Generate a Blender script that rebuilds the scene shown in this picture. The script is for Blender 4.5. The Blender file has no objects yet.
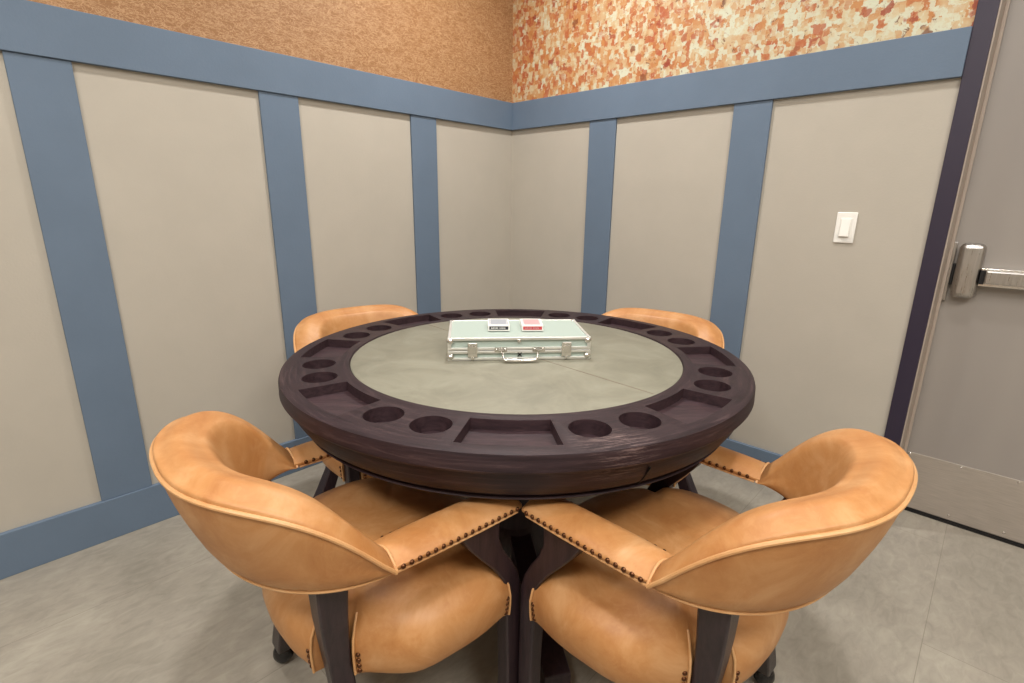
import bpy, bmesh, math, random
from mathutils import Vector, Matrix
random.seed(7)
C = bpy.context.scene.collection
scene = bpy.context.scene
PI = math.pi

# ------------------------------------------------------------------ materials
def new_mat(name, base=(0.5, 0.5, 0.5), rough=0.5, metal=0.0, spec=0.5):
    m = bpy.data.materials.new(name)
    m.use_nodes = True
    b = m.node_tree.nodes['Principled BSDF']
    b.inputs['Base Color'].default_value = (*base, 1)
    b.inputs['Roughness'].default_value = rough
    b.inputs['Metallic'].default_value = metal
    b.inputs['Specular IOR Level'].default_value = spec
    return m, m.node_tree, b

def srgb(r, g, b):
    f = lambda c: (c / 255 / 12.92) if c / 255 <= 0.04045 else ((c / 255 + 0.055) / 1.055) ** 2.4
    return (f(r), f(g), f(b))

def node(nt, typ, **kw):
    n = nt.nodes.new(typ)
    for k, v in kw.items():
        if k.startswith('_'):
            setattr(n, k[1:], v)
        else:
            n.inputs[k.replace('__', ' ')].default_value = v
    return n

def ramp(nt, fac, stops, interp='LINEAR'):
    r = nt.nodes.new('ShaderNodeValToRGB')
    r.color_ramp.interpolation = interp
    e = r.color_ramp.elements
    while len(e) > len(stops):
        e.remove(e[-1])
    while len(e) < len(stops):
        e.new(1.0)
    for i, (p, c) in enumerate(stops):
        e[i].position = p
        e[i].color = (*c, 1) if len(c) == 3 else c
    nt.links.new(fac, r.inputs['Fac'])
    return r.outputs['Color']

def mapping(nt, scale=(1, 1, 1), rot=(0, 0, 0), loc=(0, 0, 0), coord='Object'):
    t = nt.nodes.new('ShaderNodeTexCoord')
    mp = nt.nodes.new('ShaderNodeMapping')
    mp.inputs['Scale'].default_value = scale
    mp.inputs['Rotation'].default_value = rot
    mp.inputs['Location'].default_value = loc
    nt.links.new(t.outputs[coord], mp.inputs['Vector'])
    return mp.outputs['Vector']

def noise(nt, vec, scale, detail=4, rough=0.5, dist=0.0):
    n = node(nt, 'ShaderNodeTexNoise', Scale=scale, Detail=detail, Roughness=rough, Distortion=dist)
    nt.links.new(vec, n.inputs['Vector'])
    return n

def mix(nt, fac, a, b, blend='MIX'):
    m = nt.nodes.new('ShaderNodeMix')
    m.data_type = 'RGBA'
    m.blend_type = blend
    for sock, v in ((m.inputs[0], fac), (m.inputs[6], a), (m.inputs[7], b)):
        if isinstance(v, (int, float)):
            sock.default_value = v
        elif isinstance(v, tuple):
            sock.default_value = (*v, 1) if len(v) == 3 else v
        else:
            nt.links.new(v, sock)
    return m.outputs[2]

def bump(nt, b, height, strength=0.2, dist=0.01):
    n = node(nt, 'ShaderNodeBump', Strength=strength, Distance=dist)
    nt.links.new(height, n.inputs['Height'])
    nt.links.new(n.outputs['Normal'], b.inputs['Normal'])

M = {}
def simple(key, base, rough=0.5, metal=0.0, spec=0.5):
    M[key] = new_mat(key, base, rough, metal, spec)[0]

# painted panels, faint eggshell mottling
def wall_paint(key, col, amp=0.06):
    m, nt, b = new_mat(key, col, 0.6, 0, 0.3)
    v = mapping(nt)
    n = noise(nt, v, 5, 3, 0.6)
    c2 = tuple(x * (1 - amp) for x in col); c3 = tuple(min(1, x * (1 + amp)) for x in col)
    nt.links.new(ramp(nt, n.outputs['Fac'], [(0.35, c2), (0.65, c3)]), b.inputs['Base Color'])
    n2 = noise(nt, v, 130, 3, 0.6)
    bump(nt, b, n2.outputs['Fac'], 0.12, 0.004)
    M[key] = m
wall_paint('panel_paint', srgb(180, 173, 161), 0.02)
wall_paint('blue_paint', srgb(101, 117, 136), 0.03)
wall_paint('ceiling_paint', srgb(235, 232, 225), 0.02)
simple('frame_paint', srgb(44, 36, 54), 0.45)
simple('jamb_paint', srgb(178, 164, 152), 0.5)

# tan scratched wallpaper (left wall)
m, nt, b = new_mat('tan_wallpaper', (0.6, 0.4, 0.25), 0.55, 0, 0.4)
v = mapping(nt)
big = noise(nt, v, 6, 4, 0.6)
w1 = noise(nt, mapping(nt, (6, 1, 17), (0, math.radians(20), 0)), 2.6, 5, 0.68, 1.2)
w2 = noise(nt, mapping(nt, (6, 1, 17), (0, math.radians(-30), 0)), 2.6, 5, 0.68, 1.2)
def ridge(nt, fac, w=0.05):
    return ramp(nt, fac, [(0.5 - w, (0, 0, 0)), (0.5, (1, 1, 1)), (0.5 + w, (0, 0, 0))])
r1 = ridge(nt, w1.outputs['Fac'], .022); r2 = ridge(nt, w2.outputs['Fac'], .022)
w3 = noise(nt, mapping(nt, (5, 1, 8), (0, math.radians(8), 0)), 2.2, 4, 0.6, 2.0)
r3 = ridge(nt, w3.outputs['Fac'], .018)
r = mix(nt, 1.0, mix(nt, 1.0, r1, r2, 'LIGHTEN'), r3, 'LIGHTEN')
fine = noise(nt, mapping(nt, (40, 1, 130), (0, math.radians(15), 0)), 3, 5, 0.75, .6)
base = ramp(nt, fine.outputs['Fac'], [(0.34, srgb(137, 96, 60)), (0.66, srgb(156, 114, 75))])
base = mix(nt, ramp(nt, big.outputs['Fac'], [(0.4, (0, 0, 0)), (0.7, (.35, .35, .35))]), base, srgb(148, 103, 64))
col = mix(nt, mix(nt, 1.0, r, (.8, .8, .8), 'MULTIPLY'), base, srgb(198, 160, 120))
nt.links.new(col, b.inputs['Base Color'])
bump(nt, b, r, 0.15, 0.003)
M['tan_wallpaper'] = m

# patchwork wallpaper (right wall): stacked ragged paint dabs
m, nt, b = new_mat('patch_wallpaper', (0.8, 0.6, 0.4), 0.5, 0, 0.4)
t = mapping(nt)
def warp(scale, amt):
    dn = noise(nt, t, scale, 4, 0.65)
    sb = nt.nodes.new('ShaderNodeVectorMath'); sb.operation = 'SUBTRACT'; nt.links.new(dn.outputs['Color'], sb.inputs[0]); sb.inputs[1].default_value = (.5, .5, .5)
    dv = nt.nodes.new('ShaderNodeVectorMath'); dv.operation = 'MULTIPLY_ADD'
    nt.links.new(sb.outputs[0], dv.inputs[0]); dv.inputs[1].default_value = (amt,) * 3; nt.links.new(t, dv.inputs[2])
    return dv.outputs[0]
wv = warp(70, .022)
def cells(scale, off, squash=1.0, rnd=0.7):
    mp = nt.nodes.new('ShaderNodeMapping')
    mp.inputs['Scale'].default_value = (0.0, scale * squash, scale)
    mp.inputs['Location'].default_value = (0, off, off * 1.7)
    nt.links.new(wv, mp.inputs['Vector'])
    vo = node(nt, 'ShaderNodeTexVoronoi', Scale=1.0, Randomness=rnd, _voronoi_dimensions='3D', _distance='CHEBYCHEV')
    nt.links.new(mp.outputs[0], vo.inputs['Vector'])
    sp = nt.nodes.new('ShaderNodeSeparateColor')
    nt.links.new(vo.outputs['Color'], sp.inputs[0])
    return sp.outputs, vo.outputs['Distance']
cream = srgb(200, 201, 178); pale = srgb(198, 184, 150); sand = srgb(190, 150, 106)
orange = srgb(184, 126, 74); rust = srgb(170, 92, 58); red = srgb(138, 46, 34); brown = srgb(104, 56, 30)
sepx = nt.nodes.new('ShaderNodeSeparateXYZ'); nt.links.new(t, sepx.inputs[0])
big = noise(nt, t, 5.0, 5, 0.65)
# wash of colour underneath: orange by the corner, paler towards the door
dr = node(nt, 'ShaderNodeMath', _operation='MULTIPLY_ADD'); nt.links.new(sepx.outputs['Y'], dr.inputs[0])
dr.inputs[1].default_value = -0.11; nt.links.new(big.outputs['Fac'], dr.inputs[2])
d0 = dr; dr = node(nt, 'ShaderNodeMath', _operation='SUBTRACT'); nt.links.new(d0.outputs[0], dr.inputs[0]); dr.inputs[1].default_value = 0.10
s1, d1 = cells(27, 0.0)
j = node(nt, 'ShaderNodeMath', _operation='MULTIPLY_ADD'); nt.links.new(s1[0], j.inputs[0]); j.inputs[1].default_value = .50; nt.links.new(dr.outputs[0], j.inputs[2])
lay1 = ramp(nt, j.outputs[0], [(.48, rust), (.62, orange), (.78, sand), (.95, pale), (1.0, cream)])
s2, d2 = cells(44, 3.1, 1.25)
j2 = node(nt, 'ShaderNodeMath', _operation='MULTIPLY_ADD'); nt.links.new(s2[0], j2.inputs[0]); j2.inputs[1].default_value = .62; nt.links.new(dr.outputs[0], j2.inputs[2])
lay2 = ramp(nt, j2.outputs[0], [(.5, orange), (.64, rust), (.74, sand), (.90, pale), (1.0, cream)])
col = mix(nt, ramp(nt, s2[1], [(0.45, (0, 0, 0)), (0.52, (.85, .85, .85))]), lay1, lay2)
st = noise(nt, t, 26, 6, 0.75, .5)
col = mix(nt, ramp(nt, st.outputs['Fac'], [(0.55, (0, 0, 0)), (0.66, (.7, .7, .7))]), col, cream)
s3, d3 = cells(30, 7.7, 1.1)
clus = noise(nt, t, 9, 3, 0.6)
a3 = node(nt, 'ShaderNodeMath', _operation='MULTIPLY'); nt.links.new(s3[1], a3.inputs[0]); nt.links.new(clus.outputs['Fac'], a3.inputs[1])
c3 = ramp(nt, s3[2], [(0, red), (0.4, rust), (0.8, rust), (1.0, brown)])
col = mix(nt, ramp(nt, a3.outputs[0], [(0.47, (0, 0, 0)), (0.50, (.85, .85, .85))]), col, c3)
fl = noise(nt, t, 90, 5, 0.7)
col = mix(nt, ramp(nt, fl.outputs['Fac'], [(0.56, (0, 0, 0)), (0.66, (.55, .55, .55))]), col, sand)
n5 = noise(nt, t, 42, 5, .72, .6)
col = mix(nt, ramp(nt, n5.outputs['Fac'], [(0.61, (0, 0, 0)), (0.65, (.8, .8, .8))]), col, brown)
nt.links.new(col, b.inputs['Base Color'])
bump(nt, b, d1, 0.15, 0.004)
M['patch_wallpaper'] = m

# floor: large stone-look vinyl tiles running along x
m, nt, b = new_mat('floor_tile', (0.4, 0.37, 0.33), 0.45, 0, 0.4)
t = mapping(nt)
n1 = noise(nt, mapping(nt, (1, 1.3, 1), (0, 0, math.radians(20))), 2.6, 8, 0.6, 0.4)
n2 = noise(nt, mapping(nt, (1, 2.2, 1), (0, 0, math.radians(25))), 16, 6, 0.65, 0.8)
br = nt.nodes.new('ShaderNodeTexBrick')
br.offset = 0.5; br.squash = 1
for k, val in (('Scale', 1.0), ('Mortar Size', 0.0011), ('Mortar Smooth', 0.3), ('Brick Width', 1.22), ('Row Height', 0.61)):
    br.inputs[k].default_value = val
br.inputs['Color1'].default_value = (0.42, 0.42, 0.42, 1); br.inputs['Color2'].default_value = (0.58, 0.58, 0.58, 1)
br.inputs['Mortar'].default_value = (0.5, 0.5, 0.5, 1)
mp = mapping(nt, (1, 1, 1), (0, 0, 0), (0.61, 2.205, 0)); nt.links.new(mp, br.inputs['Vector'])
c = ramp(nt, n1.outputs['Fac'], [(0.3, srgb(142, 136, 124)), (0.5, srgb(154, 147, 135)), (0.7, srgb(164, 158, 145))])
cc = ramp(nt, n2.outputs['Fac'], [(0.3, (0.40, 0.40, 0.40)), (0.7, (0.60, 0.60, 0.60))])
c = mix(nt, 0.7, c, cc, 'OVERLAY')
c = mix(nt, 0.35, c, br.outputs['Color'], 'OVERLAY')
c = mix(nt, mix(nt, 1.0, br.outputs['Fac'], (.55, .55, .55), 'MULTIPLY'), c, srgb(110, 102, 90))
nt.links.new(c, b.inputs['Base Color'])
inv = nt.nodes.new('ShaderNodeInvert'); nt.links.new(br.outputs['Fac'], inv.inputs['Color'])
hh = mix(nt, 0.25, inv.outputs[0], n2.outputs['Color'])
bump(nt, b, hh, 0.12, 0.003)
M['floor_tile'] = m

# tan leather
def leather(key, c1, c2, c3, rough=0.44):
    m, nt, b = new_mat(key, c1, rough, 0, 0.45)
    v = mapping(nt)
    n = noise(nt, v, 9, 6, 0.65, 0.6)
    col = ramp(nt, n.outputs['Fac'], [(0.28, c2), (0.5, c1), (0.72, c3)])
    n2 = noise(nt, v, 42, 5, 0.7, 0.8)
    col = mix(nt, ramp(nt, n2.outputs['Fac'], [(0.5, (0, 0, 0)), (0.72, (.30, .30, .30))]), col, c3)
    nt.links.new(col, b.inputs['Base Color'])
    nt.links.new(ramp(nt, n2.outputs['Fac'], [(0.3, (rough,) * 3), (0.8, (rough + .15,) * 3)]), b.inputs['Roughness'])
    n3 = noise(nt, v, 260, 3, 0.6)
    h = mix(nt, 0.35, n3.outputs['Color'], n2.outputs['Color'])
    bump(nt, b, h, 0.10, 0.003)
    M[key] = m
leather('leather', srgb(181, 128, 77), srgb(165, 108, 58), srgb(198, 151, 104))
leather('welt_leather', srgb(200, 152, 102), srgb(190, 138, 88), srgb(208, 166, 120), 0.42)

# espresso oak
def wood(key, dark, light, scale=(3, 30, 30), rough=0.38, rot=(0, 0, 0)):
    m, nt, b = new_mat(key, dark, rough, 0, 0.45)
    v = mapping(nt, scale, rot)
    n = noise(nt, v, 3.2, 7, 0.7, 0.6)
    nt.links.new(ramp(nt, n.outputs['Fac'], [(0.35, dark), (0.55, tuple((a + c) / 2 for a, c in zip(dark, light))), (0.75, light)]), b.inputs['Base Color'])
    bump(nt, b, n.outputs['Fac'], 0.22, 0.004)
    M[key] = m
wood('dark_wood', srgb(32, 22, 27), srgb(58, 42, 46), (26, 26, 3))
wood('table_wood', srgb(46, 31, 35), srgb(88, 68, 66), (4, 40, 40))
wood('pocket_wood', srgb(40, 26, 31), srgb(72, 52, 56), (5, 30, 30), 0.5)
# grain that runs round the rim
m, nt, b = new_mat('rim_wood', (0.05, 0.03, 0.035), 0.5, 0, 0.3)
tc = nt.nodes.new('ShaderNodeTexCoord')
sx = nt.nodes.new('ShaderNodeSeparateXYZ'); nt.links.new(tc.outputs['Object'], sx.inputs[0])
at = node(nt, 'ShaderNodeMath', _operation='ARCTAN2'); nt.links.new(sx.outputs['Y'], at.inputs[0]); nt.links.new(sx.outputs['X'], at.inputs[1])
ln = nt.nodes.new('ShaderNodeVectorMath'); ln.operation = 'LENGTH'
cm0 = nt.nodes.new('ShaderNodeCombineXYZ'); nt.links.new(sx.outputs['X'], cm0.inputs[0]); nt.links.new(sx.outputs['Y'], cm0.inputs[1])
nt.links.new(cm0.outputs[0], ln.inputs[0])
a2 = node(nt, 'ShaderNodeMath', _operation='MULTIPLY'); nt.links.new(at.outputs[0], a2.inputs[0]); a2.inputs[1].default_value = 1.6
r2_ = node(nt, 'ShaderNodeMath', _operation='MULTIPLY'); nt.links.new(ln.outputs['Value'], r2_.inputs[0]); r2_.inputs[1].default_value = 34
z2 = node(nt, 'ShaderNodeMath', _operation='MULTIPLY'); nt.links.new(sx.outputs['Z'], z2.inputs[0]); z2.inputs[1].default_value = 40
cm = nt.nodes.new('ShaderNodeCombineXYZ')
nt.links.new(a2.outputs[0], cm.inputs[0]); nt.links.new(r2_.outputs[0], cm.inputs[1]); nt.links.new(z2.outputs[0], cm.inputs[2])
n = noise(nt, cm.outputs[0], 2.6, 8, 0.72, 0.7)
col = ramp(nt, n.outputs['Fac'], [(0.35, srgb(32, 21, 25)), (0.55, srgb(48, 34, 38)), (0.78, srgb(84, 66, 66))])
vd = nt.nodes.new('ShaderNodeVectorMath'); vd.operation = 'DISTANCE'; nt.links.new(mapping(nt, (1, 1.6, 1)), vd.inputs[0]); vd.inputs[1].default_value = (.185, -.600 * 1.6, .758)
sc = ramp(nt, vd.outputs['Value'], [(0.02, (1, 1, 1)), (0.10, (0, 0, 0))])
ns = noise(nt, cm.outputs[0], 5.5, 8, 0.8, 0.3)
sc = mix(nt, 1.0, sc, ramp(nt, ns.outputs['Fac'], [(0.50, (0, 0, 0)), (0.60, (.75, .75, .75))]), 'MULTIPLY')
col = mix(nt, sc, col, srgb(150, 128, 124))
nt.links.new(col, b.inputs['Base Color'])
nt.links.new(ramp(nt, n.outputs['Fac'], [(0.3, (.46,) * 3), (0.8, (.6,) * 3)]), b.inputs['Roughness'])
bump(nt, b, n.outputs['Fac'], 0.25, 0.004)
M['rim_wood'] = m

# pale playing surface
m, nt, b = new_mat('table_felt', (0.5, 0.47, 0.4), 0.6, 0, 0.3)
v = mapping(nt)
n = noise(nt, v, 7, 6, 0.65, 0.8)
col = ramp(nt, n.outputs['Fac'], [(0.3, srgb(118, 115, 101)), (0.5, srgb(129, 126, 111)), (0.7, srgb(139, 137, 122))])
nt.links.new(col, b.inputs['Base Color'])
n2 = noise(nt, v, 120, 4, 0.6)
bump(nt, b, n2.outputs['Fac'], 0.12, 0.002)
M['table_felt'] = m

def brushed(key, col, rough, scale):
    m, nt, b = new_mat(key, col, rough, 1.0, 0.5)
    v = mapping(nt, scale)
    n = noise(nt, v, 4, 4, 0.6)
    nt.links.new(ramp(nt, n.outputs['Fac'], [(0.3, tuple(x * .9 for x in col)), (0.7, tuple(min(1, x * 1.08) for x in col))]), b.inputs['Base Color'])
    nt.links.new(ramp(nt, n.outputs['Fac'], [(0.3, (rough * .85,) * 3), (0.7, (rough * 1.2,) * 3)]), b.inputs['Roughness'])
    M[key] = m
brushed('steel', (0.52, 0.50, 0.48), 0.3, (60, 60, 4))
brushed('kick_steel', (0.66, 0.61, 0.57), 0.45, (4, 4, 60))
brushed('chrome', (0.75, 0.73, 0.70), 0.18, (10, 10, 10))
brushed('alu_frame', (0.80, 0.80, 0.77), 0.5, (3, 60, 60))
m, nt, b = new_mat('door_paint', srgb(146, 132, 122), 0.42, 0, 0.5)
v = mapping(nt, (1, 1, .35)); n = noise(nt, v, 2.5, 3, .5)
nt.links.new(ramp(nt, n.outputs['Fac'], [(0.3, srgb(150, 143, 138)), (0.7, srgb(164, 157, 150))]), b.inputs['Base Color'])
M['door_paint'] = m
m, nt, b = new_mat('case_panel', srgb(170, 184, 176), 0.5, 0.1, 0.4)
wv = node(nt, 'ShaderNodeTexNoise', Scale=60.0, Detail=3.0)
bump(nt, b, wv.outputs['Fac'], 0.1, 0.001)
M['case_panel'] = m
simple('brass_nail', srgb(92, 58, 36), 0.28, 0.85)
simple('black_rubber', srgb(22, 20, 22), 0.25, 0, 0.6)
simple('black_gap', srgb(14, 12, 14), 0.6)
simple('white_plastic', srgb(240, 238, 232), 0.35)
simple('card_white', srgb(236, 234, 230), 0.4)
simple('card_blue', srgb(70, 82, 108), 0.4)
simple('card_grey', srgb(160, 164, 172), 0.4)
simple('card_red', srgb(190, 60, 68), 0.4)
simple('card_pink', srgb(196, 158, 160), 0.4)
simple('card_black', srgb(36, 34, 46), 0.4)
simple('seam_thread', srgb(112, 92, 76), 0.6)
m, nt, b = new_mat('lamp_glow', (1, 1, 1), 0.5)
b.inputs['Emission Color'].default_value = (1, 0.92, 0.8, 1); b.inputs['Emission Strength'].default_value = 6
M['lamp_glow'] = m

# ------------------------------------------------------------------ helpers
def finish(name, bm, mat, parent=None, smooth=True, angle=40, bevel=0, sub=0, kind=None):
    me = bpy.data.meshes.new(name)
    bmesh.ops.recalc_face_normals(bm, faces=bm.faces)
    bm.to_mesh(me); bm.free()
    mats = mat if isinstance(mat, (list, tuple)) else [mat]
    for k in mats:
        me.materials.append(M[k])
    o = bpy.data.objects.new(name, me)
    C.objects.link(o)
    if parent is not None:
        o.parent = parent
    if smooth:
        for p in me.polygons:
            p.use_smooth = True
        me.set_sharp_from_angle(angle=math.radians(angle))
    if bevel:
        mod = o.modifiers.new('bevel', 'BEVEL'); mod.width = bevel; mod.segments = 2; mod.limit_method = 'ANGLE'
        mod.angle_limit = math.radians(35)
    if sub:
        mod = o.modifiers.new('sub', 'SUBSURF'); mod.levels = sub; mod.render_levels = sub
    if kind:
        o['kind'] = kind
    return o

def box(bm, x0, x1, y0, y1, z0, z1, mi=0):
    vs = [bm.verts.new((x, y, z)) for x in (x0, x1) for y in (y0, y1) for z in (z0, z1)]
    for f in ((0, 1, 3, 2), (4, 6, 7, 5), (0, 4, 5, 1), (2, 3, 7, 6), (0, 2, 6, 4), (1, 5, 7, 3)):
        fc = bm.faces.new([vs[i] for i in f]); fc.material_index = mi
    return vs

def lathe(bm, prof, seg=96, closed=False, mi=0):
    rings = []
    for r, z in prof:
        if r < 1e-6:
            rings.append([bm.verts.new((0, 0, z))])
        else:
            rings.append([bm.verts.new((r * math.cos(2 * PI * i / seg), r * math.sin(2 * PI * i / seg), z)) for i in range(seg)])
    pairs = list(zip(rings[:-1], rings[1:]))
    if closed:
        pairs.append((rings[-1], rings[0]))
    for a, b in pairs:
        for i in range(seg):
            j = (i + 1) % seg
            if len(a) == 1 and len(b) == 1: continue
            if len(a) == 1: f = bm.faces.new((a[0], b[j], b[i]))
            elif len(b) == 1: f = bm.faces.new((a[i], a[j], b[0]))
            else: f = bm.faces.new((a[i], a[j], b[j], b[i]))
            f.material_index = mi

def tube(bm, pts, r, seg=8, caps=True):
    pts = [Vector(p) for p in pts]
    rings = []; up = None
    for i, p in enumerate(pts):
        t = (pts[min(i + 1, len(pts) - 1)] - pts[max(i - 1, 0)]).normalized()
        if up is None:
            up = Vector((0, 0, 1)) if abs(t.z) < .9 else Vector((1, 0, 0))
        s = t.cross(up).normalized(); up = s.cross(t).normalized()
        rr = r[i] if isinstance(r, (list, tuple)) else r
        rings.append([bm.verts.new(p + rr * (math.cos(2 * PI * k / seg) * s + math.sin(2 * PI * k / seg) * up)) for k in range(seg)])
    for a, b in zip(rings[:-1], rings[1:]):
        for k in range(seg):
            bm.faces.new((a[k], a[(k + 1) % seg], b[(k + 1) % seg], b[k]))
    if caps:
        bm.faces.new(rings[0][::-1]); bm.faces.new(rings[-1])

def cr(pts, n, closed=False):
    """Catmull-Rom through pts, n samples per span"""
    P = [Vector(p) for p in pts]; out = []
    N = len(P)
    for i in range(N if closed else N - 1):
        if closed:
            a, b, c, d = P[(i - 1) % N], P[i], P[(i + 1) % N], P[(i + 2) % N]
        else:
            a, b, c, d = P[max(i - 1, 0)], P[i], P[i + 1], P[min(i + 2, N - 1)]
        for k in range(n):
            t = k / n
            out.append(0.5 * ((2 * b) + (c - a) * t + (2 * a - 5 * b + 4 * c - d) * t * t + (3 * b - a - 3 * c + d) * t ** 3))
    if not closed:
        out.append(P[-1].copy())
    return out

def loft(bm, rings, caps=True):
    R = [[bm.verts.new(p) for p in ring] for ring in rings]
    n = len(R[0])
    for a, b in zip(R[:-1], R[1:]):
        for k in range(n):
            bm.faces.new((a[k], a[(k + 1) % n], b[(k + 1) % n], b[k]))
    if caps:
        bm.faces.new(R[0][::-1]); bm.faces.new(R[-1])

def dome(bm, p, nrm, r, h=None):
    nrm = Vector(nrm).normalized(); h = h or r * .7
    q = nrm.to_track_quat('Z', 'Y'); p = Vector(p)
    rings = []
    for k, (rr, zz) in enumerate(((1, -.3), (1, 0.0), (.8, .6), (.45, .9))):
        rings.append([bm.verts.new(p + q @ Vector((r * rr * math.cos(2 * PI * i / 10), r * rr * math.sin(2 * PI * i / 10), h * zz))) for i in range(10)])
    top = bm.verts.new(p + q @ Vector((0, 0, h)))
    for a, b in zip(rings[:-1], rings[1:]):
        for i in range(10):
            bm.faces.new((a[i], a[(i + 1) % 10], b[(i + 1) % 10], b[i]))
    for i in range(10):
        bm.faces.new((rings[-1][i], rings[-1][(i + 1) % 10], top))
    bm.faces.new(rings[0][::-1])

def thing(name, label, cat, loc=(0, 0, 0), rz=0, group=None):
    o = bpy.data.objects.new(name, None); C.objects.link(o)
    o.empty_display_size = .1
    o.location = loc; o.rotation_euler = (0, 0, rz)
    o['label'] = label; o['category'] = cat
    if group: o['group'] = group
    return o

def struct(name, bm, mat, parent=None, **kw):
    o = finish(name, bm, mat, parent, **kw)
    if parent is None: o['kind'] = 'structure'
    return o

# ------------------------------------------------------------------ room
X0, Y0, H = -4.5, -4.4, 2.75
RB, RT = 1.592, 1.734                       # top rail
bm = bmesh.new(); box(bm, X0 - .1, .3, Y0 - .1, .1, -.1, 0)
struct('floor', bm, 'floor_tile', smooth=False)
bm = bmesh.new(); box(bm, X0 - .1, .3, Y0 - .1, .1, H, H + .1)
struct('ceiling', bm, 'ceiling_paint', smooth=False)

ZS = (RB + RT) / 2
bm = bmesh.new()
box(bm, X0 - .1, .1, 0, .1, 0, ZS, 0); box(bm, X0 - .1, .1, 0, .1, ZS, H, 1)
struct('wall_left', bm, ['panel_paint', 'tan_wallpaper'], smooth=False)
D0, D1, DH = -1.968, -2.99, 2.16             # door frame outer edges
bm = bmesh.new()
box(bm, 0, .1, D0 - .05, 0, 0, ZS, 0); box(bm, 0, .1, D0 - .05, 0, ZS, H, 1)
box(bm, 0, .1, D1 + .05, D0 - .05, DH - .05, H, 1)
box(bm, 0, .1, Y0 - .1, D1 + .05, 0, ZS, 0); box(bm, 0, .1, Y0 - .1, D1 + .05, ZS, H, 1)
struct('wall_right', bm, ['panel_paint', 'patch_wallpaper'], smooth=False)
bm = bmesh.new(); box(bm, X0 - .1, X0, Y0, 0, 0, H); struct('wall_back', bm, 'panel_paint', smooth=False)
bm = bmesh.new(); box(bm, X0, 0, Y0 - .1, Y0, 0, H); struct('wall_front', bm, 'panel_paint', smooth=False)

tn = [0]
def trim(x0, x1, y0, y1, z0, z1, name=None, bev=.002):
    bm = bmesh.new(); box(bm, x0, x1, y0, y1, z0, z1)
    if name is None:
        tn[0] += 1; name = 'trim_%d' % tn[0]
    return struct(name, bm, 'blue_paint', bevel=bev, smooth=False)
BT = .153
trim(X0, 0, -.018, 0, RB, RT)                         # left rail
trim(-.018, 0, D0, -.018, RB, RT)                     # right rail
trim(X0, 0, -.018, 0, 0, BT, 'baseboard_left')
trim(-.018, 0, D0, -.018, 0, BT, 'baseboard_right')
for a in (-2.102, -1.402, -.706):
    trim(a, a + .152, -.011, 0, BT, RB)
trim(X0, -4.35, -.011, 0, BT, RB); trim(-3.5, -3.35, -.011, 0, BT, RB); trim(-2.802, -2.65, -.011, 0, BT, RB)
trim(-.011, 0, -.700, -.545, BT, RB)
trim(-.011, 0, -1.407, -1.258, BT, RB)

# ------------------------------------------------------------------ door
door = bpy.data.objects.new('door_1', None); C.objects.link(door); door['kind'] = 'structure'
door.location = (0, 0, 0)
FW = .052
def dbox(name, mat, *b, bev=.002, par=door):
    bm = bmesh.new(); box(bm, *b)
    return finish(name, bm, mat, par, smooth=False, bevel=bev)
bm = bmesh.new()
box(bm, -.012, .0, D0 - FW, D0, 0, DH); box(bm, -.012, .0, D1, D1 + FW, 0, DH); box(bm, -.012, .0, D1 + FW, D0 - FW, DH - FW, DH)
finish('door_frame', bm, 'frame_paint', door, smooth=False, bevel=.002)
bm = bmesh.new()
box(bm, 0, .24, D0 - FW - .004, D0 - FW + .02, 0, DH - FW); box(bm, 0, .24, D1 + FW - .02, D1 + FW + .004, 0, DH - FW)
box(bm, 0, .24, D1 + FW, D0 - FW, DH - FW - .004, DH - FW + .02)
box(bm, .155, .17, D0 - FW - .014, D0 - FW - .004, 0, DH - FW - .004)
finish('door_jamb', bm, 'jamb_paint', door, smooth=False, bevel=.001)
DX = .182
dbox('door_leaf', 'door_paint', DX, DX + .045, D1 + FW + .006, D0 - FW - .010, .012, DH - FW - .008)
bm = bmesh.new(); box(bm, DX + .05, DX + .1, D1, D0, 0, DH); finish('door_backing', bm, 'black_gap', door, smooth=False)
bm = bmesh.new(); box(bm, DX - .008, DX + .05, D1 + FW + .005, D0 - FW - .006, 0, .010); finish('door_gap_shade', bm, 'black_gap', door, smooth=False)  # black strip: shade of the gap under the door, put in as colour
kp = dbox('kick_plate', 'kick_steel', DX - .002, DX, D1 + FW + .03, D0 - FW - .018, .016, .250, bev=.0007)
for zz in (.034, .241):
    for yy in (-2.045, -2.203, -2.361, -2.52, -2.68, -2.84):
        bm = bmesh.new(); dome(bm, (DX - .002, yy, zz), (-1, 0, 0), .0045, .002)
        finish('screw', bm, 'chrome', kp)
# panic device
strike = dbox('strike_plate', 'steel', DX - .014, DX - .001, -2.043, -2.028, .865, 1.075, bev=.002)
bm = bmesh.new()
box(bm, DX - .05, DX, -2.123, -2.052, .882, 1.074)
dev = finish('latch_housing', bm, 'steel', door, bevel=.0)
dev.modifiers.new('bevel', 'BEVEL'); dev.modifiers['bevel'].width = .018; dev.modifiers['bevel'].segments = 5
dbox('latch_bolt', 'black_gap', DX - .03, DX - .004, -2.052, -2.043, .925, 1.0, bev=.002, par=dev)
pb = dbox('panic_bar', 'steel', DX - .062, DX - .02, -2.86, -2.136, .940, .985, bev=.004)
dbox('bar_rail', 'chrome', DX - .045, DX, -2.88, -2.122, .930, .992, bev=.002, par=pb)
dbox('bar_mount', 'black_gap', DX - .05, DX, -2.136, -2.122, .937, .985, bev=.001, par=pb)
bm = bmesh.new(); box(bm, DX - .06, DX, -2.91, -2.85, .90, 1.03); o_ = finish('bar_end_cap', bm, 'steel', pb, bevel=.012)

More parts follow.
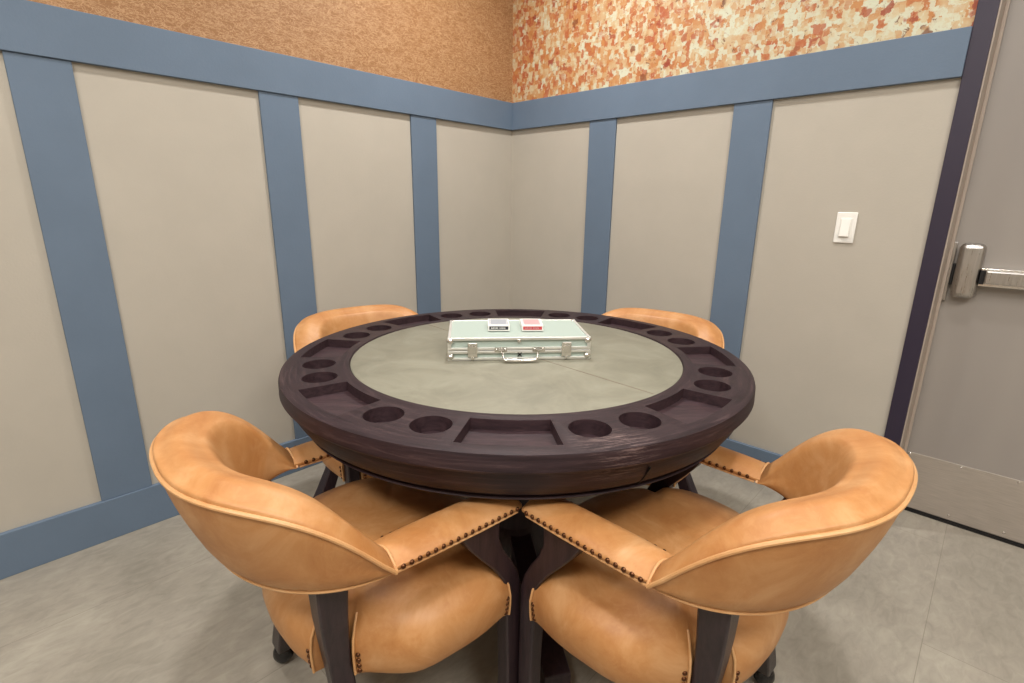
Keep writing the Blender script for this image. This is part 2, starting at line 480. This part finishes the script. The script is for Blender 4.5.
# ------------------------------------------------------------------ light switch
sw = thing('light_switch', 'white rocker light switch on the beige panel beside the door', 'light switch', (0, -1.722, 1.117), 0)
bm = bmesh.new(); box(bm, -.006, 0, -.033, .033, -.056, .056); finish('wall_plate', bm, 'white_plastic', sw, bevel=.003)
bm = bmesh.new(); box(bm, -.0085, -.006, -.0175, .0175, -.034, .034); rf = finish('rocker_frame', bm, 'white_plastic', sw, bevel=.0008)
bm = bmesh.new()
vs = [bm.verts.new(p) for p in ((-.0085, -.0145, -.031), (-.0085, .0145, -.031), (-.0085, .0145, .031), (-.0085, -.0145, .031),
                                (-.0165, -.0145, -.031), (-.0165, .0145, -.031), (-.010, .0145, .031), (-.010, -.0145, .031))]
for f in ((0, 1, 2, 3), (4, 7, 6, 5), (0, 4, 5, 1), (2, 6, 7, 3), (0, 3, 7, 4), (1, 5, 6, 2)): bm.faces.new([vs[i] for i in f])
finish('rocker', bm, 'white_plastic', sw, smooth=False, bevel=.0006)

# ------------------------------------------------------------------ table
TX, TY = -1.18473, -1.15494
VD = Vector((0.73265403, 0.68060126, 0)); UD = Vector((0.68060126, -0.73265403, 0))
def uvp(u, v, z=0.0):
    return Vector((-1.18643, -1.15311, 0)) + UD * u + VD * v + Vector((0, 0, z))
RZ = math.atan2(UD.y, UD.x)                # local x = u, local y = v
TH = .76
table = thing('poker_table', 'round dark wood poker table with cup holders, chip trays and pale top', 'table', (TX, TY, 0), RZ)
# rim ring with pockets cut in
bm = bmesh.new()
RO = .664
lathe(bm, [(.480, TH - .004), (.483, TH + .0005), (.497, TH + .0005), (.503, TH - .0015), (.650, TH - .0015), (.657, TH - .004), (.659, TH - .010),
           (.660, TH - .038), (.657, TH - .043), (.640, TH - .046), (.480, TH - .046)], 192, closed=True)
rim = finish('table_rim', bm, ['rim_wood', 'pocket_wood'], table, angle=30)
bm = bmesh.new()
def sector(bm, r0, r1, a0, a1, z0, z1, n=14, rc=.006):
    pts = []
    for k in range(n + 1):
        a = a0 + (a1 - a0) * k / n; pts.append((r1 * math.cos(a), r1 * math.sin(a)))
    for k in range(n + 1):
        a = a1 - (a1 - a0) * k / n; pts.append((r0 * math.cos(a), r0 * math.sin(a)))
    lo = [bm.verts.new((x, y, z0)) for x, y in pts]; hi = [bm.verts.new((x, y, z1)) for x, y in pts]
    N = len(pts)
    fs = [bm.faces.new(lo[::-1]), bm.faces.new(hi)]
    for k in range(N): fs.append(bm.faces.new((lo[k], lo[(k + 1) % N], hi[(k + 1) % N], hi[k])))
    for f in fs: f.material_index = 1
A0 = math.radians(-91.3)
for k in range(8):
    a = A0 + k * PI / 4
    sector(bm, .509, .624, a - math.radians(9.5), a + math.radians(9.5), TH - .026, TH + .02)
    for s in (16.6, 28.6):
        aa = a + math.radians(s); cx, cy = .562 * math.cos(aa), .562 * math.sin(aa)
        lo = [bm.verts.new((cx + .0435 * math.cos(2 * PI * i / 40), cy + .0435 * math.sin(2 * PI * i / 40), TH - .036)) for i in range(40)]
        hi = [bm.verts.new((v.co.x, v.co.y, TH + .02)) for v in lo]
        fs = [bm.faces.new(lo[::-1]), bm.faces.new(hi)] + [bm.faces.new((lo[i], lo[(i + 1) % 40], hi[(i + 1) % 40], hi[i])) for i in range(40)]
        for f in fs: f.material_index = 1
cut = finish('cutter', bm, ['rim_wood', 'pocket_wood'], None, smooth=False)
cut.matrix_world = Matrix.Translation((TX, TY, 0)) @ Matrix.Rotation(RZ, 4, 'Z')
bpy.context.view_layer.update()
mod = rim.modifiers.new('pockets', 'BOOLEAN'); mod.object = cut; mod.operation = 'DIFFERENCE'; mod.solver = 'EXACT'
try: mod.material_mode = 'TRANSFER'
except Exception: pass
dg = bpy.context.evaluated_depsgraph_get()
me = bpy.data.meshes.new_from_object(rim.evaluated_get(dg))
rim.modifiers.clear(); old = rim.data; rim.data = me
bpy.data.objects.remove(cut)
for p in me.polygons: p.use_smooth = True
me.set_sharp_from_angle(angle=math.radians(30))

bm = bmesh.new(); lathe(bm, [(0, TH - .02), (.480, TH - .02), (.480, TH - .004), (.478, TH - .002), (0, TH - .002)], 160)
surf = finish('playing_surface', bm, 'table_felt', table, angle=50)
bm = bmesh.new()
a = math.radians(-46.5); dx, dy = math.cos(a), math.sin(a)
p0 = Vector((-.03 * dy * -1, -.03 * dx, 0)) * 0
q = Vector((dx, dy, 0)); nn = Vector((-dy, dx, 0)) * .0008
for s0, s1 in ((-.474, .474),):
    vs = [bm.verts.new(q * s0 - nn + Vector((0, 0, TH - .0015))), bm.verts.new(q * s1 - nn + Vector((0, 0, TH - .0015))),
          bm.verts.new(q * s1 + nn + Vector((0, 0, TH - .0015))), bm.verts.new(q * s0 + nn + Vector((0, 0, TH - .0015)))]
    f = bm.faces.new(vs)
    r_ = bmesh.ops.extrude_face_region(bm, geom=[f]); bmesh.ops.translate(bm, verts=[g for g in r_['geom'] if isinstance(g, bmesh.types.BMVert)], vec=(0, 0, -.002))
finish('surface_seam', bm, 'seam_thread', surf, smooth=False)
bm = bmesh.new()
lathe(bm, [(0, TH - .046), (.645, TH - .046), (.642, TH - .060), (.632, TH - .085), (.620, TH - .104), (.603, TH - .118), (.60, TH - .119), (0, TH - .119)], 160)
apron = finish('apron', bm, 'rim_wood', table, angle=30)
bm = bmesh.new(); lathe(bm, [(0, TH - .119), (.606, TH - .119), (.610, TH - .122), (.606, TH - .126), (0, TH - .126)], 160)
finish('bottom_moulding', bm, 'rim_wood', table, angle=60)
a = math.radians(-66.0)
bm = bmesh.new(); rings = []
for r_, z_ in ((.6455, TH - .062), (.6325, TH - .085), (.6205, TH - .104), (.612, TH - .113)):
    rings.append([Vector((rr * math.cos(a) - w_ * math.sin(a), rr * math.sin(a) + w_ * math.cos(a), z_)) for rr, w_ in ((r_ - .01, -.0016), (r_ + .0012, -.0016), (r_ + .0012, .0016), (r_ - .01, .0016))])
loft(bm, rings)
finish('apron_joint', bm, 'black_gap', apron, smooth=False)
bm = bmesh.new()
lathe(bm, [(0, TH - .126), (.24, TH - .126), (.24, TH - .15), (.10, TH - .165), (.085, TH - .20), (.085, .2), (.11, .17), (.13, .12), (.13, .07), (0, .07)], 48)
finish('pedestal', bm, 'dark_wood', table, angle=35)
for k in range(4):
    a = math.radians(-77 + 90 * k)
    bm = bmesh.new()
    prof = [(.05, .20), (.16, .165), (.30, .115), (.45, .085), (.50, .075), (.505, .012), (.46, 0.0), (.40, .012), (.30, .03), (.05, .04)]
    L = [[bm.verts.new((x, s * .034, z)) for x, z in prof] for s in (-1, 1)]
    n_ = len(prof)
    bm.faces.new(L[0]); bm.faces.new(L[1][::-1])
    for i in range(n_): bm.faces.new((L[0][i], L[1][i], L[1][(i + 1) % n_], L[0][(i + 1) % n_]))
    bmesh.ops.rotate(bm, verts=bm.verts, cent=(0, 0, 0), matrix=Matrix.Rotation(a, 3, 'Z'))
    finish('foot', bm, 'dark_wood', table, smooth=False, bevel=.004)

# ------------------------------------------------------------------ chip case
cw, cd, ch = .398, .225, .066
cpos = uvp(.001, .030, TH - .0010)
case = thing('chip_case', 'silver aluminium poker chip case lying on the table', 'case', cpos, RZ + math.radians(5.5))
def cbox(name, mat, *b, bev=.001, par=case):
    bm = bmesh.new(); box(bm, *b)
    return finish(name, bm, mat, par, smooth=False, bevel=bev)
hw, hd = cw / 2, cd / 2
zj = .028
def tray(name, z0, z1, top):
    bm = bmesh.new()
    box(bm, -hw + .003, hw - .003, -hd + .003, hd - .003, z0 + .002, z1 - .002, 0)
    # metal frame edges
    for s in (-1, 1):
        box(bm, -hw, hw, s * hd - .004, s * hd + .004, z0, z0 + .008, 1); box(bm, -hw, hw, s * hd - .004, s * hd + .004, z1 - .008, z1, 1)
        box(bm, s * hw - .004, s * hw + .004, -hd, hd, z0, z0 + .008, 1); box(bm, s * hw - .004, s * hw + .004, -hd, hd, z1 - .008, z1, 1)
        for s2 in (-1, 1):
            box(bm, s * hw - .005, s * hw + .005, s2 * hd - .005, s2 * hd + .005, z0, z1, 1)
    return finish(name, bm, ['case_panel', 'alu_frame'], case, smooth=False, bevel=.0012)
base_ = tray('case_base', 0, zj, False)
lid_ = tray('case_lid', zj + .0015, ch, True)
for sx_ in (-1, 1):
    for sy_ in (-1, 1):
        for par, z, zz in ((lid_, ch - .010, 1), (base_, .010, -1)):
            bm = bmesh.new(); bmesh.ops.create_uvsphere(bm, u_segments=14, v_segments=8, radius=.0115)
            bmesh.ops.scale(bm, verts=bm.verts, vec=(1, 1, .9)); bmesh.ops.translate(bm, verts=bm.verts, vec=(sx_ * (hw - .003), sy_ * (hd - .003), z))
            finish('corner_cap', bm, 'chrome', par)
for s in (-1, 1):
    x = s * .134
    lt = cbox('latch', 'chrome', x - .014, x + .014, -hd - .008, -hd - .003, .010, .050, bev=.0015)
    cbox('latch_loop', 'chrome', x - .010, x + .010, -hd - .012, -hd - .008, .022, .044, bev=.002, par=lt)
    cbox('latch_foot', 'chrome', x - .004, x + .004, -hd - .010, -hd - .003, .002, .012, bev=.001, par=lt)
    bm = bmesh.new(); tube(bm, [(x - .012, -hd - .010, .050), (x + .012, -hd - .010, .050)], .003); finish('latch_pin', bm, 'chrome', lt)
hd_ = thing_handle = bpy.data.objects.new('handle', None)
C.objects.link(hd_); hd_.parent = case
bm = bmesh.new()
hp = cr([(-.054, -hd - .008, .030), (-.050, -hd - .018, .022), (-.046, -hd - .028, .010), (-.036, -hd - .031, .007), (0, -hd - .032, .0065), (.036, -hd - .031, .007), (.046, -hd - .028, .010), (.050, -hd - .018, .022), (.054, -hd - .008, .030)], 4)
tube(bm, hp, [.003 if abs(p.x) > .045 else .0052 for p in hp], 10); finish('handle_grip', bm, 'chrome', hd_)
for s in (-1, 1):
    bm = bmesh.new(); box(bm, s * .054 - .018, s * .054 + .018, -hd - .006, -hd - .003, .024, .038)
    hb = finish('handle_bracket', bm, 'chrome', hd_, smooth=False, bevel=.003)
    for q_ in (-1, 1):
        bm = bmesh.new(); dome(bm, (s * .054 + q_ * .012, -hd - .006, .031), (0, -1, 0), .0045, .003); finish('rivet', bm, 'chrome', hb)
    bm = bmesh.new(); tube(bm, [(s * .054 - .007, -hd - .009, .031), (s * .054 + .007, -hd - .009, .031)], .005); finish('hinge_pin', bm, 'chrome', hb)
bm = bmesh.new(); dome(bm, (-.002, -hd - .003, ch - .010), (0, -1, 0), .0065, .003); finish('lid_rivet', bm, 'chrome', lid_)
bm = bmesh.new()
for rr in (45, -45):
    b2 = bmesh.new(); vv = box(b2, -.008, .008, -hd - .0045, -hd - .003, -.0016, .0016)
    bmesh.ops.rotate(b2, verts=b2.verts, cent=(0, 0, 0), matrix=Matrix.Rotation(math.radians(rr), 3, 'Y')); bmesh.ops.translate(b2, verts=b2.verts, vec=(0, 0, .016))
    t_ = bpy.data.meshes.new('t'); b2.to_mesh(t_); b2.free(); bm.from_mesh(t_); bpy.data.meshes.remove(t_)
finish('emblem', bm, 'black_gap', base_, smooth=False)

# ------------------------------------------------------------------ card decks
def deck(u, v, rz, label, band, face, edge):
    t = thing('card_deck', label, 'card box', uvp(u, v, TH - .0010 + ch), RZ + math.radians(rz))
    bm = bmesh.new(); box(bm, -.032, .032, -.045, .045, 0, .018); bx_ = finish('card_box', bm, 'card_white', t, smooth=False, bevel=.0012)
    bm = bmesh.new(); box(bm, -.024, .024, -.036, .036, .018, .0184); finish('back_print', bm, face, t, smooth=False)
    bm = bmesh.new(); box(bm, -.027, -.0255, -.036, .036, .018, .0184); box(bm, .0255, .027, -.036, .036, .018, .0184); finish('border_line', bm, edge, t, smooth=False)
    bm = bmesh.new(); box(bm, -.028, .028, -.0454, -.045, .0045, .0145); lb = finish('end_label', bm, band, t, smooth=False)
    # illegible white lettering of the end label
    x = -.023
    bm = bmesh.new()
    for w, g in ((.003, .001), (.002, .001), (.003, .0015), (.002, .001), (.003, .001), (.0025, .004), (.003, .0012), (.002, .001), (.003, .001), (.002, .001), (.003, 0)):
        box(bm, x, x + w, -.0457, -.0454, .0082, .0108 + random.random() * .001); x += w + g
    finish('lettering', bm, 'card_pink' if band == 'card_red' else 'card_white', lb, smooth=False)
    return t
deck(-.053, .030, 3.5, 'white card box with blue back and black end label on the chip case', 'card_black', 'card_grey', 'card_blue')
deck(.047, .035, 3.5, 'white card box with pink back and red end label on the chip case', 'card_red', 'card_pink', 'card_grey')

# ------------------------------------------------------------------ chair
ARM_OUT, ARM_IN = .278, .186
def backpts(ph):
    """section points of the padded back at angle ph (0 = middle of the back)"""
    s, k = math.sin(ph), max(math.cos(ph), 0)
    w = min(1.0, abs(ph) / (PI / 2))
    inw = Vector((-s, k, 0))
    P = Vector((.279 * math.copysign(abs(s) ** .85, s), -.156 - .274 * k ** .85, .592 + .173 * (1 - w ** 4.4)))
    B = Vector((.266 * s, -.156 - .208 * k, .588 - .012 * (1 - w ** 1.3)))
    th = .090
    ct = P + inw * .040 + Vector((0, 0, .024 - .002 * k))
    it = P + inw * th + Vector((0, 0, .002 - .012 * k))
    mid = (P + inw * (th + .018 * k)).lerp(B + inw * (.079 + .006 * k), .3); mid.z = B.z + (P.z - B.z) * .45
    nb = B + inw * (.078 - .018 * k); nb.z = B.z + .003
    sh = B.lerp(P, .5) - inw * (.008 * (.3 + k))
    return B, sh, P, ct, it, mid, nb

NM = [None]
def make_chair(label, u, v, hdg, group='leather captain chairs round the poker table'):
    p = uvp(u, v)
    ang = RZ + math.radians(hdg) - PI / 2
    t = thing('captain_chair', label, 'chair', (p.x, p.y, 0), ang, group)
    # --- seat
    segs = [[(-.221, .146), (-.12, .196), (0, .214), (.12, .196), (.221, .146)],
            [(.221, .146), (.2215, .135), (.223, .112), (.268, .108)],
            [(.268, .108), (.288, .04), (.291, -.04), (.274, -.125), (.190, -.205)],
            [(.190, -.205), (.166, -.202), (.140, -.222), (.136, -.262)],
            [(.136, -.262), (.08, -.284), (0, -.292), (-.08, -.284), (-.136, -.262)]]
    segs += [[(-x, y) for x, y in sg[::-1]] for sg in (segs[3], segs[2], segs[1])]
    pl = []; wt = []
    for q_, sg in enumerate(segs):
        pp = cr([Vector((x, y, 0)) for x, y in sg], 5 if q_ in (0, 2, 4, 6) else 3)
        if q_ not in (0, 2, 4, 6): pp = [Vector((x, y, 0)).lerp(Vector((x2, y2, 0)), f_ / 3) for (x, y), (x2, y2) in zip(sg[:-1], sg[1:]) for f_ in range(3)] + [Vector((*sg[-1], 0))]
        for i_, v_ in enumerate(pp[:-1]):
            pl.append(v_); wt.append(math.sin(PI * i_ / (len(pp) - 1)) ** .7 if q_ in (0, 2, 4, 6) else 0.0)
    cen = Vector((0, -.03, 0))
    lv = [(.338, .905), (.341, .93), (.350, .96), (.368, .985), (.392, 1.0), (.415, 1.0), (.435, .985), (.452, .945), (.466, .87), (.478, .72), (.486, .5), (.490, .25)]
    def srow(z, s0, w_):
        if z < .40: return 1 - (1 - s0) * (.12 + .88 * w_)
        return s0 - (1 - w_) * .075 * min(1, max(0, z - .405) / .045)
    bm = bmesh.new()
    rings = []
    for z, s0 in lv:
        rings.append([cen + (q_ - cen) * srow(z, s0, w_) + Vector((0, 0, z)) for q_, w_ in zip(pl, wt)])
    loft(bm, rings)
    seat = finish('seat', bm, 'leather', t, angle=58)
    # --- armrests with their nails
    nailmesh = NM[0]
    def nails(pts, par):
        nailmesh = NM[0]
        for (p_, nr) in pts:
            if nailmesh is None:
                bm = bmesh.new(); dome(bm, (0, 0, 0), (0, 0, 1), .0048, .0034)
                n0 = finish('nail_head', bm, 'brass_nail', par); nailmesh = NM[0] = n0.data
            else:
                n0 = bpy.data.objects.new('nail_head', nailmesh); C.objects.link(n0); n0.parent = par
            n0.location = p_; n0.rotation_euler = Vector(nr).to_track_quat('Z', 'Y').to_euler()
    for s in (-1, 1):
        bm = bmesh.new(); rings = []
        for k, (y, w0, w1, zt) in enumerate([(.136, .200, .268, .605), (.133, .190, .278, .612), (.118, .188, .279, .614), (.02, .188, .280, .616), (-.07, .186, .280, .615), (-.125, .186, .279, .613), (-.160, .188, .276, .609), (-.180, .192, .270, .602)]):
            zb = .588
            sec = [(w1 - .004, zb), (w1, zb + .006), (w1 + .001, zb + .013), (w1 - .006, zt - .008), (w1 - .022, zt - .001), ((w0 + w1) / 2, zt + .002), (w0 + .02, zt - .001), (w0 + .006, zt - .008), (w0 - .001, zb + .013), (w0, zb + .006), (w0 + .004, zb)]
            rings.append([Vector((s * x, y, z)) for x, z in sec])
        loft(bm, rings)
        arm = finish('armrest', bm, 'leather', t, angle=60, sub=1)
        # cord along the lower edge, cord at the junction with the back
        bm = bmesh.new()
        tube(bm, [(s * .275, -.152, .5895), (s * .277, -.07, .5895), (s * .278, .03, .5895), (s * .276, .119, .5895)], .0026)
        tube(bm, [(s * .274, .121, .5895), (s * .235, .127, .5895), (s * .20, .124, .5895)], .0026)
        tube(bm, [(s * .190, .118, .5895), (s * .189, -.05, .5895), (s * .190, -.148, .5895)], .0026)
        finish('arm_welt', bm, 'welt_leather', arm)
        N = 17
        pts = []
        for k in range(N):
            y = .116 - k * (.258 / (N - 1)); pts.append(((s * .2795, y, .598), (s, 0, .1)))
        for k in range(15):
            y = .112 - k * (.245 / 14); pts.append(((s * .1872, y, .598), (-s, 0, .1)))
        nails(pts, arm)
    # --- padded barrel back
    NP = 56
    bm = bmesh.new(); rings = []
    for i in range(NP + 1):
        ph = -PI / 2 * 1.0 + PI * i / NP
        B, sh, P, ct, it, mid, nb = backpts(ph)
        loop = cr([B, sh, P, P.lerp(ct, .33) + Vector((0, 0, .0055)), ct, ct.lerp(it, .55) + Vector((0, 0, .005)), it, mid, nb], 4, closed=True)
        rings.append(loop)
    loft(bm, rings)
    back = finish('backrest', bm, 'leather', t, angle=75)
    def cord(idx, off, r, name, a0=-90, a1=90):
        bm = bmesh.new(); pts = []
        for i in range(61):
            ph = math.radians(a0 + (a1 - a0) * i / 60); bp = backpts(ph)
            inw = Vector((-math.sin(ph), max(math.cos(ph), 0), 0))
            pts.append(bp[idx] - inw * off[0] + Vector((0, 0, off[1])))
        tube(bm, pts, r, 8); return finish(name, bm, 'welt_leather', back)
    cord(2, (.0015, .001), .0038, 'piping')
    cord(0, (.001, -.001), .0028, 'lower_welt')
    for s in (-1, 1):
        bp = backpts(s * PI / 2)
        bm = bmesh.new()
        pts = cr([bp[2], bp[2].lerp(bp[3], .33) + Vector((0, 0, .0055)), bp[3], bp[4], bp[5]], 5)
        tube(bm, [p_ + Vector((0, .002, .0005)) for p_ in pts[:-3]], .0026, 8)
        finish('arm_seam', bm, 'welt_leather', back)
    # --- legs
    for s in (-1, 1):
        # front leg, wide under the arm then straight
        bm = bmesh.new(); rings = []
        for z, yc, dy, xc, dx_ in [(.589, .034, .100, .246, .044), (.570, .037, .088, .246, .043), (.54, .046, .070, .246, .042), (.505, .066, .055, .246, .040), (.47, .092, .048, .246, .039), (.435, .112, .044, .246, .038), (.40, .123, .042, .245, .037), (.2, .129, .039, .244, .036), (.062, .130, .038, .243, .036)]:
            rings.append([Vector((s * (xc - dx_ / 2), yc - dy / 2, z)), Vector((s * (xc + dx_ / 2), yc - dy / 2, z)), Vector((s * (xc + dx_ / 2), yc + dy / 2, z)), Vector((s * (xc - dx_ / 2), yc + dy / 2, z))])
        loft(bm, rings)
        fl_ = finish('leg', bm, 'dark_wood', t, angle=50, bevel=.004)
        bm = bmesh.new(); rings = []
        for z, yc, dy, xc, dx_ in [(.582, -.240, .054, .192, .050), (.54, -.239, .054, .188, .048), (.48, -.236, .050, .178, .045), (.42, -.231, .046, .168, .041), (.36, -.225, .043, .162, .038), (.29, -.220, .041, .165, .037), (.22, -.214, .046, .189, .044), (.15, -.210, .052, .222, .050), (.10, -.207, .056, .248, .054), (.058, -.205, .056, .270, .054)]:
            rings.append([Vector((s * (xc - dx_ / 2), yc - dy / 2, z)), Vector((s * (xc + dx_ / 2), yc - dy / 2, z)), Vector((s * (xc + dx_ / 2), yc + dy / 2, z)), Vector((s * (xc - dx_ / 2), yc + dy / 2, z))])
        loft(bm, rings)
        rl_ = finish('leg', bm, 'dark_wood', t, angle=50, bevel=.004)
        for par, x, y, da in ((fl_, .243, .130, -30), (rl_, .272, -.205, -40)):
            bm = bmesh.new(); a_ = math.radians(da)
            bmesh.ops.create_cone(bm, cap_ends=True, segments=16, radius1=.009, radius2=.009, depth=.02, matrix=Matrix.Translation((s * x, y, .054)))
            off = Vector((s * math.cos(a_) * .010, math.sin(a_) * .010, 0))
            ax = Vector((-math.sin(a_) * s, math.cos(a_), 0))
            rings = []
            for kx, rr in ((-.020, .010), (-.018, .019), (-.010, .0245), (-.004, .0262), (-.0035, .022), (.0035, .022), (.004, .0262), (.010, .0245), (.018, .019), (.020, .010)):
                c_ = Vector((s * x, y, .0262)) + off + ax * kx
                side = ax.cross(Vector((0, 0, 1)))
                rings.append([c_ + side * rr * math.cos(2 * PI * i / 20) + Vector((0, 0, rr * math.sin(2 * PI * i / 20))) for i in range(20)])
            loft(bm, rings)
            finish('caster', bm, 'black_rubber', par, angle=50)
    # --- seat corner cords and nails beside the legs
    def col(i, z):
        j = max(q_ for q_ in range(len(lv)) if lv[q_][0] <= z); k = min(j + 1, len(lv) - 1)
        f = 0 if j == k else (z - lv[j][0]) / (lv[k][0] - lv[j][0])
        s0 = lv[j][1] * (1 - f) + lv[k][1] * f
        return cen + (pl[i] - cen) * srow(z, s0, wt[i]) + Vector((0, 0, z))
    n_ = len(pl); starts = []; acc = 0
    for q_, sg in enumerate(segs):
        starts.append(acc); acc += (len(sg) - 1) * (5 if q_ in (0, 2, 4, 6) else 3)
    pts = []
    for q_ in (0, 2, 4, 6):
        for c_, d_ in ((starts[q_], 1), (starts[(q_ + 1) % 8], -1)):
            out = ((col((c_ + d_) % n_, .37) - cen) * Vector((1, 1, 0))).normalized()
            ln_ = [col(c_, z) + out * .0015 for z in (.340, .353, .37, .39, .415)] + [col(c_, z) for z in (.435, .450)]
            bm = bmesh.new(); tube(bm, ln_, .0026); finish('seat_welt', bm, 'welt_leather', seat)
            nx = col((c_ + d_) % n_, .37) - col(c_, .37); nx.z = 0; nx.normalize()
            nr = Vector((nx.y, -nx.x, 0)); nr = nr if nr.dot(out) > 0 else -nr
            for z in (.348, .361, .374, .387):
                e1, e2 = col(c_, z), col((c_ + d_) % n_, z)
                f = min(1, .0085 / (e2 - e1).length)
                pts.append((e1.lerp(e2, f) + nr * .0005, nr))
    nails([(tuple(p_), tuple(nr)) for p_, nr in pts], seat)
    return t

make_chair('tan leather captain chair front left of the table, back turned to the viewer', -.265, -.452, 42)
make_chair('tan leather captain chair front right of the table, nearest the steel door', .304, -.478, 135.5)
make_chair('tan leather captain chair behind the table on the left, by the scratch-patterned wallpaper wall', -.400, .205, -50)
make_chair('tan leather captain chair behind the table on the right, below the patchwork wallpaper wall', .354, .195, 233)

# ------------------------------------------------------------------ ceiling lamps, added fill panels
def downlight(x, y, power, label, r=.075, tilt=(0, 0)):
    t = thing('recessed_downlight', label, 'ceiling light', (x, y, H), 0, 'recessed ceiling downlights')
    bm = bmesh.new(); lathe(bm, [(r, -.001), (r + .02, -.001), (r + .018, -.006), (r, -.004)], 40, closed=True)
    finish('trim_ring', bm, 'white_plastic', t)
    bm = bmesh.new(); lathe(bm, [(0, -.002), (r, -.002), (r, -.001), (0, -.001)], 40); finish('lens', bm, 'lamp_glow', t)
    ld = bpy.data.lights.new('downlight_lamp', 'AREA'); ld.shape = 'DISK'; ld.size = r * 2; ld.energy = power
    ld.color = (1.0, .975, .94); ld.spread = math.radians(150)
    lo = bpy.data.objects.new('downlight_lamp', ld); C.objects.link(lo); lo.parent = t; lo.location = (0, 0, -.012)
    return t
def fill_panel(x, y, sx, sy, power, label):  # unseen panel added as fill, brightens surfaces that face the camera
    t = thing('fill_panel', label, 'ceiling light', (x, y, H), 0, 'added fill light panels')
    bm = bmesh.new()
    for b_ in ((-sx / 2 - .02, sx / 2 + .02, -sy / 2 - .02, -sy / 2), (-sx / 2 - .02, sx / 2 + .02, sy / 2, sy / 2 + .02), (-sx / 2 - .02, -sx / 2, -sy / 2, sy / 2), (sx / 2, sx / 2 + .02, -sy / 2, sy / 2)):
        box(bm, *b_, -.012, 0)
    finish('panel_frame', bm, 'white_plastic', t, smooth=False)
    bm = bmesh.new(); box(bm, -sx / 2, sx / 2, -sy / 2, sy / 2, -.004, -.001); finish('diffuser', bm, 'lamp_glow', t, smooth=False)
    ld = bpy.data.lights.new('fill_panel_lamp', 'AREA'); ld.shape = 'RECTANGLE'; ld.size = sx; ld.size_y = sy; ld.energy = power; ld.color = (1.0, .975, .94)
    lo = bpy.data.objects.new('fill_panel_lamp', ld); C.objects.link(lo); lo.parent = t; lo.location = (0, 0, -.014)
PW = 17
downlight(*uvp(0.0, -1.25)[:2], PW * .52, 'round recessed ceiling light above the viewer')
downlight(-.65, -2.0, PW * .45, 'round recessed ceiling light near the steel door')
downlight(-2.1, -.75, PW * .45, 'round recessed ceiling light near the scratch-patterned wall')
downlight(-.75, -.72, PW * 1.45, 'round recessed ceiling light in the wallpapered corner')
fill_panel(-3.3, -1.9, .6, 1.2, PW * 2.65, 'unseen fill light panel added on the ceiling at the far end of the scratch-patterned wall')
fill_panel(-1.9, -3.3, 1.2, .6, PW * 2.65, 'unseen fill light panel added on the ceiling behind the viewer')

w = bpy.data.worlds.new('world'); scene.world = w; w.use_nodes = True
w.node_tree.nodes['Background'].inputs[0].default_value = (.9, .88, .85, 1)
w.node_tree.nodes['Background'].inputs[1].default_value = .3

# ------------------------------------------------------------------ camera
s_ = Vector((0.68808468, -0.72554727, 0.01098318)); u_ = Vector((0.18086847, 0.18614861, 0.96573044)); f_ = Vector((0.70272759, 0.66251782, -0.25931464))
cam = bpy.data.cameras.new('camera'); co = bpy.data.objects.new('camera', cam); C.objects.link(co)
mt = Matrix((( s_.x, u_.x, -f_.x, -2.27794), (s_.y, u_.y, -f_.y, -2.16707), (s_.z, u_.z, -f_.z, 1.19), (0, 0, 0, 1)))
co.matrix_world = mt
cam.sensor_width = 36; cam.lens = 513.385 / 1024 * 36; cam.clip_start = .02
scene.camera = co

scene.view_settings.view_transform = 'Standard'
scene.view_settings.look = 'None'
scene.view_settings.exposure = -0.15
scene.view_settings.gamma = 1
scene.view_settings.use_curve_mapping = False
